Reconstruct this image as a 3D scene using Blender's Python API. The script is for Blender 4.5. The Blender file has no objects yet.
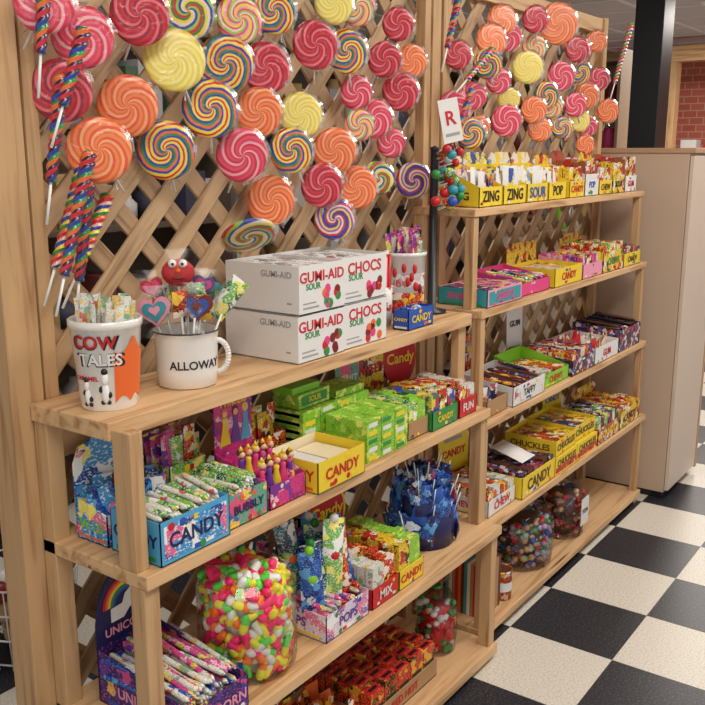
import bpy, math, random
from mathutils import Vector, Matrix, Euler
random.seed(7)
rnd=random.random
def ru(a,b): return a+(b-a)*random.random()
scene=bpy.context.scene
try:
    scene.view_settings.view_transform='Standard'
    scene.view_settings.look='None'
    scene.view_settings.exposure=-.2
except Exception: pass
col=scene.collection
# ------------------------------------------------------------ materials
def lin(c): return tuple(((v/12.92) if v<=0.04045 else ((v+0.055)/1.055)**2.4) for v in c)
def C(r,g,b): return lin((r/255,g/255,b/255))+(1,)
_m={}
def new(name):
    m=bpy.data.materials.new(name); m.use_nodes=True
    nt=m.node_tree; b=nt.nodes['Principled BSDF']
    return m,nt,b
def plain(name,c,rough=.5,metal=0,coat=0,emit=0):
    if name in _m: return _m[name]
    m,nt,b=new(name)
    b.inputs['Base Color'].default_value=c
    b.inputs['Roughness'].default_value=rough
    b.inputs['Metallic'].default_value=metal
    b.inputs['Coat Weight'].default_value=coat
    if emit:
        b.inputs['Emission Color'].default_value=c; b.inputs['Emission Strength'].default_value=emit
    _m[name]=m; return m
def ramp(nt,stops,interp='LINEAR'):
    r=nt.nodes.new('ShaderNodeValToRGB'); cr=r.color_ramp; cr.interpolation=interp
    cr.elements[0].position=stops[0][0]; cr.elements[0].color=stops[0][1]
    cr.elements[1].position=stops[-1][0]; cr.elements[1].color=stops[-1][1]
    for p,c in stops[1:-1]:
        e=cr.elements.new(p); e.color=c
    return r
def math_n(nt,op,a,b=None):
    n=nt.nodes.new('ShaderNodeMath'); n.operation=op
    for i,x in enumerate((a,b)):
        if x is None: continue
        if isinstance(x,(int,float)): n.inputs[i].default_value=x
        else: nt.links.new(x,n.inputs[i])
    return n.outputs[0]
def wood(name,scale,rot=(0,0,0),c1=C(172,126,80),c2=C(214,174,128),knots=True):
    m,nt,b=new(name); L=nt.links.new
    tc=nt.nodes.new('ShaderNodeTexCoord'); mp=nt.nodes.new('ShaderNodeMapping')
    mp0=nt.nodes.new('ShaderNodeMapping'); mp0.inputs['Rotation'].default_value=rot
    L(tc.outputs['Object'],mp0.inputs['Vector']); L(mp0.outputs[0],mp.inputs['Vector'])
    mp.inputs['Scale'].default_value=scale
    n=nt.nodes.new('ShaderNodeTexNoise'); n.inputs['Scale'].default_value=1; n.inputs['Detail'].default_value=6; n.inputs['Distortion'].default_value=.6
    L(mp.outputs[0],n.inputs['Vector'])
    r=ramp(nt,[(.3,c1),(.5,c2),(.72,tuple(min(1,x*1.08) for x in c2[:3])+(1,))])
    L(n.outputs['Fac'],r.inputs[0])
    out=r.outputs[0]
    if knots:
        v=nt.nodes.new('ShaderNodeTexVoronoi'); v.inputs['Scale'].default_value=.35
        L(mp.outputs[0],v.inputs['Vector'])
        kr=ramp(nt,[(.04,(1,1,1,1)),(.11,(0,0,0,1))]); L(v.outputs['Distance'],kr.inputs[0])
        mx=nt.nodes.new('ShaderNodeMix'); mx.data_type='RGBA'
        L(kr.outputs[0],mx.inputs[0]); L(out,mx.inputs[6]); mx.inputs[7].default_value=C(112,66,36)
        out=mx.outputs[2]
    L(out,b.inputs['Base Color']); b.inputs['Roughness'].default_value=.55
    bp=nt.nodes.new('ShaderNodeBump'); bp.inputs['Strength'].default_value=.12; bp.inputs['Distance'].default_value=.003
    L(n.outputs['Fac'],bp.inputs['Height']); L(bp.outputs[0],b.inputs['Normal'])
    return m
WX=wood('pine_grain_x',(3,45,45))
WY=wood('pine_grain_y',(45,3,45))
WZ=wood('pine_grain_z',(45,45,3),c1=C(158,114,74),c2=C(196,158,114))
WL1=wood('lattice_pine_a',(4,40,40),rot=(0,math.radians(45),0),c1=C(140,106,74),c2=C(192,160,122),knots=False)
WL2=wood('lattice_pine_b',(4,40,40),rot=(0,math.radians(-45),0),c1=C(128,96,66),c2=C(178,146,110),knots=False)
def swirl(name,cols,n=1,turns=45,coat=.6):
    m,nt,b=new(name); L=nt.links.new
    tc=nt.nodes.new('ShaderNodeTexCoord'); sp=nt.nodes.new('ShaderNodeSeparateXYZ')
    L(tc.outputs['Object'],sp.inputs[0]); x,y=sp.outputs[0],sp.outputs[1]
    rr=math_n(nt,'SQRT',math_n(nt,'ADD',math_n(nt,'MULTIPLY',x,x),math_n(nt,'MULTIPLY',y,y)))
    th=math_n(nt,'MULTIPLY',math_n(nt,'ARCTAN2',y,x),n/(2*math.pi))
    nw=nt.nodes.new('ShaderNodeTexNoise'); nw.inputs['Scale'].default_value=28; L(tc.outputs['Object'],nw.inputs['Vector'])
    wob=math_n(nt,'MULTIPLY',nw.outputs['Fac'],.3)
    t=math_n(nt,'FRACT',math_n(nt,'ADD',math_n(nt,'ADD',math_n(nt,'ADD',th,wob),math_n(nt,'MULTIPLY',rr,turns)),10.0))
    k=len(cols); st=[]
    for i,c in enumerate(cols):
        st.append((i/k,c)); st.append(((i+.72)/k,c))
    r=ramp(nt,st,'LINEAR'); L(t,r.inputs[0]); L(r.outputs[0],b.inputs['Base Color'])
    b.inputs['Roughness'].default_value=.32; b.inputs['Coat Weight'].default_value=coat; b.inputs['Coat Roughness'].default_value=.14
    ns=nt.nodes.new('ShaderNodeTexNoise'); ns.inputs['Scale'].default_value=40; ns.inputs['Detail'].default_value=3; ns.inputs['Distortion'].default_value=1.5
    L(tc.outputs['Object'],ns.inputs['Vector'])
    bp=nt.nodes.new('ShaderNodeBump'); bp.inputs['Strength'].default_value=.7; bp.inputs['Distance'].default_value=.008
    L(ns.outputs['Fac'],bp.inputs['Height']); L(bp.outputs[0],b.inputs['Coat Normal'])
    return m
RED=C(206,30,48);PINK=C(222,76,108);LP=C(238,166,176);ORG=C(234,106,44);LO=C(246,170,118);YEL=C(240,210,64);LY=C(244,230,150)
GRN=C(46,132,62);BLU=C(34,62,160);PUR=C(110,46,140);WHT=C(232,214,196);LIM=C(146,200,66);CR=C(150,20,50)
SW={
'P':swirl('swirl_pink',[PINK,RED,LP,C(222,50,86)],5,44),
'R':swirl('swirl_red',[RED,C(180,20,50),C(234,106,116),CR],5,44),
'G':swirl('swirl_rainbow_green',[GRN,YEL,WHT,BLU,LIM,RED],2,30),
'K':swirl('swirl_pink_green',[PINK,WHT,LIM,PINK,LP,YEL],3,34),
'Y':swirl('swirl_yellow',[YEL,LY,C(226,206,70),C(240,226,130)],5,44),
'B':swirl('swirl_rainbow',[RED,YEL,BLU,GRN,ORG,BLU,YEL],2,30),
'O':swirl('swirl_orange',[ORG,LO,C(228,84,46),C(242,134,74)],5,44),
'V':swirl('swirl_violet',[PUR,YEL,C(150,80,180),WHT,RED,BLU],2,34),
}
def helix(name,cols,k=22):
    m,nt,b=new(name); L=nt.links.new
    tc=nt.nodes.new('ShaderNodeTexCoord'); sp=nt.nodes.new('ShaderNodeSeparateXYZ')
    L(tc.outputs['Object'],sp.inputs[0])
    th=math_n(nt,'MULTIPLY',math_n(nt,'ARCTAN2',sp.outputs[1],sp.outputs[0]),1/(2*math.pi))
    t=math_n(nt,'FRACT',math_n(nt,'ADD',math_n(nt,'SUBTRACT',th,math_n(nt,'MULTIPLY',sp.outputs[2],k)),50.0))
    n=len(cols); r=ramp(nt,[(i/n,c) for i,c in enumerate(cols)],'CONSTANT'); L(t,r.inputs[0]); L(r.outputs[0],b.inputs['Base Color'])
    b.inputs['Roughness'].default_value=.3; b.inputs['Coat Weight'].default_value=.5
    return m
HX=[helix('twist_rainbow',[RED,C(220,180,160),BLU,YEL,GRN,ORG]),helix('twist_dark',[RED,C(60,30,60),BLU,GRN,ORG,C(60,30,60)])]
def art(name,base,accs,scale=60,amount=.5,rough=.4):
    """printed packaging artwork: irregular patches of accent colours plus fine ink detail on a base colour"""
    if name in _m: return _m[name]
    m,nt,b=new(name); L=nt.links.new
    tc=nt.nodes.new('ShaderNodeTexCoord')
    nd=nt.nodes.new('ShaderNodeTexNoise'); nd.inputs['Scale'].default_value=scale*1.2; L(tc.outputs['Object'],nd.inputs['Vector'])
    vm=nt.nodes.new('ShaderNodeVectorMath'); vm.operation='MULTIPLY_ADD'; L(nd.outputs['Color'],vm.inputs[0]); vm.inputs[1].default_value=(1.6/scale,)*3; L(tc.outputs['Object'],vm.inputs[2])
    v=nt.nodes.new('ShaderNodeTexVoronoi'); v.inputs['Scale'].default_value=scale; L(vm.outputs[0],v.inputs['Vector'])
    sp=nt.nodes.new('ShaderNodeSeparateColor'); L(v.outputs['Color'],sp.inputs[0])
    st=[(0,base)]; n=len(accs)
    for i,c in enumerate(accs): st.append((1-amount+amount*i/n,c))
    r=ramp(nt,st,'CONSTANT'); L(sp.outputs[0],r.inputs[0])
    n2=nt.nodes.new('ShaderNodeTexNoise'); n2.inputs['Scale'].default_value=1; n2.inputs['Detail'].default_value=2
    mp=nt.nodes.new('ShaderNodeMapping'); mp.inputs['Scale'].default_value=(scale*4,scale*4,scale*7); L(tc.outputs['Object'],mp.inputs[0]); L(mp.outputs[0],n2.inputs['Vector'])
    kr=ramp(nt,[(.56,(0,0,0,1)),(.6,(.8,.8,.8,1))]); L(n2.outputs['Fac'],kr.inputs[0])
    mx=nt.nodes.new('ShaderNodeMix'); mx.data_type='RGBA'; L(kr.outputs[0],mx.inputs[0]); L(r.outputs[0],mx.inputs[6]); mx.inputs[7].default_value=accs[-1]
    L(mx.outputs[2],b.inputs['Base Color'])
    b.inputs['Roughness'].default_value=rough
    _m[name]=m; return m
def clear(name,tint=(1,1,1,1),fac=.1,rough=.08,bump=.3):
    m=bpy.data.materials.new(name); m.use_nodes=True; nt=m.node_tree; nt.nodes.clear(); L=nt.links.new
    o=nt.nodes.new('ShaderNodeOutputMaterial'); mx=nt.nodes.new('ShaderNodeMixShader')
    t=nt.nodes.new('ShaderNodeBsdfTransparent'); t.inputs[0].default_value=tint
    g=nt.nodes.new('ShaderNodeBsdfGlossy'); g.inputs['Roughness'].default_value=rough
    fr=nt.nodes.new('ShaderNodeFresnel'); fr.inputs[0].default_value=1.3
    a=math_n(nt,'ADD',math_n(nt,'MULTIPLY',fr.outputs[0],.6),fac*.4)
    if bump:
        ns=nt.nodes.new('ShaderNodeTexNoise'); ns.inputs['Scale'].default_value=30
        bp=nt.nodes.new('ShaderNodeBump'); bp.inputs['Strength'].default_value=bump; L(ns.outputs['Fac'],bp.inputs['Height']); L(bp.outputs[0],g.inputs['Normal'])
    L(a,mx.inputs[0]); L(t.outputs[0],mx.inputs[1]); L(g.outputs[0],mx.inputs[2]); L(mx.outputs[0],o.inputs[0])
    return m
CLEAR=clear('clear_plastic'); JARC=clear('jar_plastic',fac=.06,rough=.04,bump=0); CELLO=clear('cellophane',fac=.05,rough=.22,bump=.15)
white=plain('white_card',C(226,224,222),.5); cream=plain('cream',C(236,222,188),.5)
black=plain('black_plastic',C(24,24,28),.4); grey=plain('grey_card',C(160,158,156),.6)
red=plain('red_print',C(198,28,38),.4); yellow=plain('yellow_print',C(236,206,50),.4); orange=plain('orange_print',C(232,106,42),.4)
green=plain('green_print',C(50,140,66),.4); lime=plain('lime_print',C(130,200,50),.4); blue=plain('blue_print',C(36,84,175),.4)
navy=plain('navy_print',C(28,32,84),.4); teal=plain('teal_print',C(48,150,165),.4); cyan=plain('cyan_print',C(80,165,212),.4)
pink=plain('pink_print',C(222,66,132),.4); lpink=plain('light_pink',C(236,154,178),.4); purple=plain('purple_print',C(104,58,152),.4)
brown=plain('brown_print',C(86,48,30),.5); kraft=plain('kraft_card',C(170,134,94),.7); dkred=plain('dark_red',C(126,20,30),.4)
skin=plain('peach',C(232,182,144),.5); silver=plain('silver_foil',C(200,200,205),.25,.9)
npink=plain('neon_pink',C(255,50,120),.35); ngreen=plain('neon_green',C(100,225,80),.35); norange=plain('neon_orange',C(255,125,30),.35)
nyel=plain('neon_yellow',C(240,236,70),.35); nwhite=plain('candy_white',C(238,238,232),.35)
enamel=plain('white_enamel',C(232,228,222),.15,coat=.8)
ALLC=[red,yellow,green,blue,pink,orange,purple,teal,lime,white]
# ------------------------------------------------------------ mesh builder
_txt={}
def text_mesh(body,size,bold=True):
    k=(body,size)
    if k in _txt: return _txt[k]
    cu=bpy.data.curves.new('tmp_txt','FONT'); cu.body=body; cu.size=size; cu.extrude=.0003; cu.align_x='CENTER'; cu.align_y='CENTER'
    if bold: cu.offset=size*.018
    cu.resolution_u=3
    ob=bpy.data.objects.new('tmp_txt',cu); col.objects.link(ob); bpy.context.view_layer.update()
    dg=bpy.context.evaluated_depsgraph_get(); me=bpy.data.meshes.new_from_object(ob.evaluated_get(dg))
    vs=[v.co.copy() for v in me.vertices]; fs=[tuple(p.vertices) for p in me.polygons]
    bpy.data.objects.remove(ob); bpy.data.meshes.remove(me)
    _txt[k]=(vs,fs); return vs,fs
class MB:
    def __init__(s,name,loc=(0,0,0),rz=0,rot=None):
        s.name=name;s.loc=loc;s.rot=rot if rot else (0,0,rz);s.v=[];s.f=[];s.mi=[];s.sm=[];s.mats=[]
    def idx(s,m):
        if m not in s.mats: s.mats.append(m)
        return s.mats.index(m)
    def add(s,vs,fs,mat,M=None,smooth=False):
        o=len(s.v); k=s.idx(mat)
        for v in vs:
            v=Vector(v)
            if M is not None: v=M@v
            s.v.append(v)
        for f in fs:
            s.f.append(tuple(i+o for i in f)); s.mi.append(k); s.sm.append(smooth)
    def box(s,x0,x1,y0,y1,z0,z1,mat,M=None):
        vs=[(x0,y0,z0),(x1,y0,z0),(x1,y1,z0),(x0,y1,z0),(x0,y0,z1),(x1,y0,z1),(x1,y1,z1),(x0,y1,z1)]
        s.add(vs,[(3,2,1,0),(4,5,6,7),(0,1,5,4),(1,2,6,5),(2,3,7,6),(3,0,4,7)],mat,M)
    def lathe(s,prof,mat,c=(0,0,0),seg=24,M=None,smooth=True,cap=True):
        vs=[];fs=[];n=len(prof)
        for r,z in prof:
            for i in range(seg):
                a=2*math.pi*i/seg; vs.append((c[0]+r*math.cos(a),c[1]+r*math.sin(a),c[2]+z))
        for j in range(n-1):
            for i in range(seg):
                i2=(i+1)%seg; fs.append((j*seg+i,j*seg+i2,(j+1)*seg+i2,(j+1)*seg+i))
        if cap:
            fs.append(tuple(reversed(range(seg)))); fs.append(tuple((n-1)*seg+i for i in range(seg)))
        s.add(vs,fs,mat,M,smooth)
    def sphere(s,c,r,mat,sc=(1,1,1),seg=12,M=None):
        k=seg//2
        vs=[];fs=[]
        for j in range(1,k):
            a=math.pi*j/k
            for i in range(seg):
                b=2*math.pi*i/seg; vs.append((c[0]+r*sc[0]*math.sin(a)*math.cos(b),c[1]+r*sc[1]*math.sin(a)*math.sin(b),c[2]+r*sc[2]*math.cos(a)))
        for j in range(k-2):
            for i in range(seg):
                i2=(i+1)%seg; fs.append((j*seg+i,(j+1)*seg+i,(j+1)*seg+i2,j*seg+i2))
        t=len(vs); vs.append((c[0],c[1],c[2]+r*sc[2])); vs.append((c[0],c[1],c[2]-r*sc[2]))
        for i in range(seg):
            i2=(i+1)%seg; fs.append((t,i,i2)); fs.append((t+1,(k-2)*seg+i2,(k-2)*seg+i))
        s.add(vs,fs,mat,M,True)
    def rod(s,a,b,r,mat,seg=8,r2=None,smooth=True):
        a=Vector(a);b=Vector(b);d=b-a;L=d.length
        M=Matrix.Translation(a)@d.to_track_quat('Z','Y').to_matrix().to_4x4()
        s.lathe([(r,0),(r2 if r2 is not None else r,L)],mat,seg=seg,M=M,smooth=smooth)
    def prism(s,pts,y0,y1,mat,M=None):
        n=len(pts); vs=[(x,y0,z) for x,z in pts]+[(x,y1,z) for x,z in pts]
        fs=[tuple(range(n)),tuple(reversed(range(n,2*n)))]+[(i,i+n,(i+1)%n+n,(i+1)%n) for i in range(n)]
        s.add(vs,fs,mat,M)
    def pouch(s,w,h,t,mat,M,nu=5,nv=7):
        vs=[];fs=[]
        for sd in (1,-1):
            o=len(vs)
            for j in range(nv+1):
                for i in range(nu+1):
                    u=i/nu;v=j/nv
                    th=t*.5*(math.sin(math.pi*u)**.6)*(max(0,math.sin(math.pi*min(1,max(0,(v-.08)/.84))))**.5)
                    pw=w*(1-.06*math.sin(math.pi*v))
                    vs.append(((u-.5)*pw,sd*th,v*h))
            for j in range(nv):
                for i in range(nu):
                    q=[o+j*(nu+1)+i,o+j*(nu+1)+i+1,o+(j+1)*(nu+1)+i+1,o+(j+1)*(nu+1)+i]
                    fs.append(tuple(q if sd<0 else reversed(q)))
        s.add(vs,fs,mat,M,True)
    def text(s,body,size,loc,mat,face='front',sx=1):
        vs,fs=text_mesh(body,size)
        R={'front':Euler((math.pi/2,0,0)),'left':Euler((math.pi/2,0,-math.pi/2)),'top':Euler((0,0,0))}[face].to_matrix().to_4x4()
        s.add([(v.x*sx,v.y,v.z) for v in vs],fs,mat,Matrix.Translation(loc)@R)
    def wraptext(s,body,size,c,z,r,ang,mat,taper=0):
        vs,fs=text_mesh(body,size); o=[]
        for v in vs:
            rr=r+v.z+.0004+taper*v.y; a=ang+v.x/r
            o.append((c[0]+rr*math.cos(a),c[1]+rr*math.sin(a),z+v.y))
        s.add(o,fs,mat)
    def wrappatch(s,c,r,ang0,ang1,z0,z1,mat,taper=0,n=10,shape=None):
        vs=[];fs=[]
        for i in range(n+1):
            a=ang0+(ang1-ang0)*i/n
            for z in ((z0,z1) if shape is None else shape(i/n,z0,z1)):
                rr=r+.0004+taper*(z-z0); vs.append((c[0]+rr*math.cos(a),c[1]+rr*math.sin(a),z))
        for i in range(n): fs.append((2*i,2*i+2,2*i+3,2*i+1))
        s.add(vs,fs,mat,None,True)
    def done(s,bevel=0,solid=False):
        me=bpy.data.meshes.new(s.name); me.from_pydata([tuple(v) for v in s.v],[],s.f)
        for m in s.mats: me.materials.append(m)
        me.polygons.foreach_set('material_index',s.mi); me.polygons.foreach_set('use_smooth',s.sm); me.update()
        ob=bpy.data.objects.new(s.name,me); ob.location=s.loc; ob.rotation_euler=s.rot; col.objects.link(ob)
        if bevel:
            b=ob.modifiers.new('bevel','BEVEL'); b.width=bevel; b.segments=2; b.limit_method='ANGLE'; b.angle_limit=math.radians(50)
        return ob
T=Matrix.Translation
def R(x=0,y=0,z=0): return Euler((x,y,z)).to_matrix().to_4x4()
# ------------------------------------------------------------ room
def speck(name,c1,c2,lo,hi):
    m,nt,b=new(name); L=nt.links.new; tc=nt.nodes.new('ShaderNodeTexCoord')
    n=nt.nodes.new('ShaderNodeTexNoise'); n.inputs['Scale'].default_value=160; n.inputs['Detail'].default_value=3; L(tc.outputs['Object'],n.inputs['Vector'])
    a=ramp(nt,[(lo,c1),(hi,c2)]); L(n.outputs['Fac'],a.inputs[0]); L(a.outputs[0],b.inputs['Base Color']); b.inputs['Roughness'].default_value=.42; return m
tb=speck('black_vinyl',C(24,26,36),C(84,86,94),.5,.72); tw=speck('white_vinyl',C(192,184,170),C(224,218,206),.3,.55)
fl=MB('floor'); fl.box(-3,10,-3,5,-.05,-.0005,plain('grout',C(120,114,106),.7))
TX,TY=.315,.325
for ix in range(-17,25):
    for iy in range(-12,14):
        x0=max(-3,2.365+ix*TX);x1=min(10,2.365+(ix+1)*TX);y0=max(-3,.757+iy*TY);y1=min(5,.757+(iy+1)*TY)
        if x1<=x0 or y1<=y0: continue
        fl.add([(x0+.0006,y0+.0006,0),(x1-.0006,y0+.0006,0),(x1-.0006,y1-.0006,0),(x0+.0006,y1-.0006,0)],[(0,1,2,3)],tb if (ix+iy)%2==0 else tw)
fl.done()
ce=MB('ceiling'); cem=plain('ceiling_tile',C(200,196,200),.9); ce.box(-3,10,-3,5,2.5,2.55,cem)
grid=plain('ceiling_grid',C(225,225,225),.6)
for i in range(22): ce.box(-3+i*.6,-2.975+i*.6,-3,5,2.492,2.5,grid)
for i in range(14): ce.box(-3,10,-3+i*.6,-2.975+i*.6,2.493,2.5,grid)
ce.done()
wb=MB('wall_back'); wb.box(-3,10,5,5.1,0,2.5,plain('back_wall_paint',C(150,138,124),.8)); wb.done()
def brick():
    m,nt,b=new('red_brick'); L=nt.links.new
    tc=nt.nodes.new('ShaderNodeTexCoord')
    sx=nt.nodes.new('ShaderNodeSeparateXYZ'); cx=nt.nodes.new('ShaderNodeCombineXYZ')
    L(tc.outputs['Object'],sx.inputs[0]); L(sx.outputs[1],cx.inputs[0]); L(sx.outputs[2],cx.inputs[1])
    br=nt.nodes.new('ShaderNodeTexBrick'); L(cx.outputs[0],br.inputs['Vector'])
    br.inputs['Scale'].default_value=3.5; br.inputs['Color1'].default_value=C(204,112,90); br.inputs['Color2'].default_value=C(190,98,78); br.inputs['Mortar'].default_value=C(205,160,140)
    L(br.outputs['Color'],b.inputs['Base Color']); b.inputs['Roughness'].default_value=.8; return m
wr=MB('wall_right'); wr.box(10,10.1,-3,5,0,2.5,brick()); wr.done()
# ------------------------------------------------------------ lattice panels
def lattice(name,x0,x1,z0,z1,y,frames):
    mb=MB(name,(x0,y,z0)); W=x1-x0;H=z1-z0; p=.092; w=.040
    for layer,(sg,mat) in enumerate(((1,WL1),(-1,WL2))):
        d=Vector((1,0,sg)).normalized(); nn=Vector((-sg,0,1)).normalized()
        c=-3.0
        while c<4:
            P=nn*c; t0=-9;t1=9
            for a,lo,hi in ((0,0,W),(2,0,H)):
                ta=(lo-P[a])/d[a]; tb_=(hi-P[a])/d[a]
                t0=max(t0,min(ta,tb_)); t1=min(t1,max(ta,tb_))
            if t1-t0>.03:
                M=Matrix.Translation(P)@Matrix(((d.x,0,nn.x,0),(0,1,0,0),(d.z,0,nn.z,0),(0,0,0,1)))
                yy=.0 if layer==0 else .008
                mb.box(t0,t1,yy,yy+.008,-w/2,w/2,mat,M)
            c+=p
    for (a,b,c2,d2,e,f,mt) in frames: mb.box(a-x0,b-x0,c2-y,d2-y,e-z0,f-z0,mt)
    return mb.done(bevel=.0015)
lattice('wooden_lattice_panel',.90,2.355,0.0,1.96,1.39,[
 (.885,.952,1.362,1.43,0,2.0,WZ),(.957,.985,1.362,1.40,0,2.0,WZ),(2.30,2.345,1.362,1.42,0,2.0,WZ),(.95,2.30,1.37,1.389,1.92,1.985,WX)])
lattice('wooden_lattice_panel',2.36,3.66,0.0,1.94,1.39,[
 (2.36,2.40,1.362,1.42,0,1.96,WZ),(3.62,3.66,1.362,1.42,0,1.96,WZ),(2.40,3.62,1.37,1.389,1.90,1.955,WX)])
# ------------------------------------------------------------ shelving units
a=MB('pine_shelving_unit',(.92,1.04,0)); ox,oy=.92,1.04
def bx(x0,x1,y0,y1,z0,z1,m): a.box(x0-ox,x1-ox,y0-oy,y1-oy,z0,z1,m)
bx(.92,2.18,1.15,1.36,.980,1.012,WX)
bx(.925,2.175,1.081,1.36,.728,.754,WX)
bx(.925,2.18,1.035,1.36,.390,.416,WX)
bx(.925,2.18,1.035,1.36,.02,.05,WX)
bx(.925,.953,1.105,1.15,.754,1.0,WZ); bx(2.135,2.175,1.165,1.19,.754,.980,WZ)
for x in (.925,2.14):
    bx(x,x+.035,1.09,1.125,.416,.728,WZ)
    bx(x,x+.035,1.045,1.08,.05,.390,WZ)
    bx(x,x+.035,1.325,1.36,0,.980,WZ)
bx(.96,2.14,1.345,1.36,.90,.976,WX)
a.done(bevel=.002)
a=MB('pine_shelving_unit',(2.2,1.09,0)); ox,oy=2.2,1.09
bx(2.2,3.62,1.16,1.36,1.273,1.295,WX)
bx(2.2,3.62,1.13,1.36,.994,1.016,WX)
bx(2.2,3.62,1.11,1.36,.673,.695,WX)
bx(2.2,3.62,1.09,1.36,.364,.387,WX)
bx(2.2,3.62,1.09,1.36,.03,.055,WX)
for x in (2.205,3.585):
    for y,z0,z1 in ((1.165,1.016,1.273),(1.135,.695,.994),(1.115,.387,.673),(1.10,.055,.364)):
        bx(x,x+.028,y,y+.028,z0,z1,WZ)
    bx(x,x+.03,1.33,1.36,0,1.93 if x<3 else 1.272,WZ)
    bx(x,x+.03,1.10,1.36,0,.03,WY)
a.done(bevel=.002)
# tall cabinet
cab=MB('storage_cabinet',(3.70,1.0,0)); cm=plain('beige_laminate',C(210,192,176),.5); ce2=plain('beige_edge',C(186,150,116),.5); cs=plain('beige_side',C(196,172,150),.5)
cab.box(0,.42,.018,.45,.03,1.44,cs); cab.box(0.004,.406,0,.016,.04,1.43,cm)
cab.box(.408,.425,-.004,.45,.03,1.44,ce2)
cab.box(-.006,.43,-.006,.456,1.44,1.46,ce2); cab.box(.01,.41,.03,.44,0,.03,black)
cab.rod((.385,-.012,.70),(.385,-.012,.80),.004,silver); cab.rod((.385,-.012,.71),(.385,0,.71),.003,silver); cab.rod((.385,-.012,.79),(.385,0,.79),.003,silver)
cab.done(bevel=.002)
# ------------------------------------------------------------ lollipops
def lolly(x,z,r,k,y=1.305,yaw=None,pitch=0,name='swirl_lollipop'):
    yaw=ru(-.62,-.4) if yaw is None else yaw
    mb=MB(name,(x,y,z))
    prof=[(.0001,.0075),(r*.12,.0085),(r*.2,.0072),(r*.35,.0085),(r*.5,.007),(r*.65,.0082),(r*.8,.0068),(r*.92,.0062),(r*.985,.003),(r,0),(r*.985,-.003),(r*.9,-.006),(.0001,-.006)]
    mb.lathe(prof,SW[k],seg=40,cap=False)
    mb.rod((0,-r*.15,-.006),(0,-r-.028,-.035),.0022,nwhite)
    seg=44; vs=[];fs=[]; ph=ru(0,6)   # cellophane wrapper skirt
    for (rr,zz) in ((r*.9,.009),(r*1.02,.004),(r*1.09,.001)):
        for i in range(seg):
            a_=2*math.pi*i/seg; q=(rr/r-.85)*2
            vs.append((rr*(1+.05*q*math.sin(7*a_+ph))*math.cos(a_),rr*(1+.05*q*math.sin(7*a_+ph))*math.sin(a_),zz+.005*q*math.sin(11*a_+ph)))
    for j in range(2):
        for i in range(seg):
            i2=(i+1)%seg; fs.append((j*seg+i,j*seg+i2,(j+1)*seg+i2,(j+1)*seg+i))
    mb.add(vs,fs,CELLO,None,True)
    mb.lathe([(.003,0),(.006,.004),(.012,.02)],CELLO,seg=10,M=T((0,-r*.9,-.012))@R(math.radians(70)),cap=False)
    ob=mb.done()
    q=Euler((math.pi/2+pitch,0,yaw),'XYZ').to_matrix().to_4x4()@Matrix.Rotation(ru(-.6,.6),4,'Z')
    ob.rotation_euler=q.to_euler()
    return ob
LA=[(96,168,48,'P'),(105,164,53,'P'),(101.5,155,53,'R'),(116,168.5,53,'R'),(130,171,53,'G'),(147,171.5,50,'K'),(124,161.5,58,'Y'),(140,162,58,'B'),(155,162.5,56,'R'),
(167,168,54,'R'),(182,168,52,'B'),(158,174.5,50,'B'),(174,177.5,46,'Y'),(186,178.5,46,'K'),(116,153,56,'O'),(133,153,57,'B'),(107,145,58,'O'),(125,145,57,'B'),(142,144,56,'P'),(150,153,52,'O'),
(167,153,52,'Y'),(158,145,50,'B'),(177,145,54,'O'),(189,159,42,'P'),(195,167,44,'R'),(206,160,50,'R'),(197,153,50,'P'),(184,151,38,'K'),(211,168,44,'O'),(156,134,57,'O'),(169,137,51,'R'),(186,136,54,'O'),
(199,138,44,'G'),(174,129,50,'V'),(213,137,50,'V'),(205,147,40,'P'),(201,176,42,'R')]
for i,(x,z,r,k) in enumerate(LA): lolly(x/100,z/100,r/1000,k,yaw=ru(-.7,-.5) if x<170 else ru(-.78,-.6),pitch=ru(-.1,.1),y=1.293+.022*(i%3))
lolly(1.43,1.275,.060,'G',y=1.29,yaw=-.5,pitch=.9)
LB=[(252,177,48,'O'),(263,184,46,'O'),(272,180,46,'P'),(278,171,52,'Y'),(262,166,40,'P'),(250,161,42,'P'),(264,154,50,'P'),(245,150,46,'B'),(238,157,50,'P'),(293,163,46,'B'),(294,152,42,'O'),(274,161,38,'Y'),(305,170,50,'P'),(327,173,44,'B'),
(340,165,50,'O'),(319,161,44,'P'),(329,156,42,'Y'),(331,181,48,'P'),(352,160,46,'O'),(313,153,40,'B'),(343,154,40,'P'),(318,180,46,'R'),(287,178,42,'K'),(352,172,44,'P'),(250,170,44,'B'),(342,185,40,'O'),(240,172,42,'R'),(284,158,44,'O'),(303,160,42,'K'),(254,152,36,'O'),(282,186,44,'R'),(336,147,38,'O')]
for i,(x,z,r,k) in enumerate(LB): lolly(x/100,z/100,r/1000,k,yaw=ru(-.92,-.7),pitch=ru(-.12,.12),y=1.293+.022*(i%3))
lolly(3.03,1.87,.07,'O',yaw=-.85)
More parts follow.
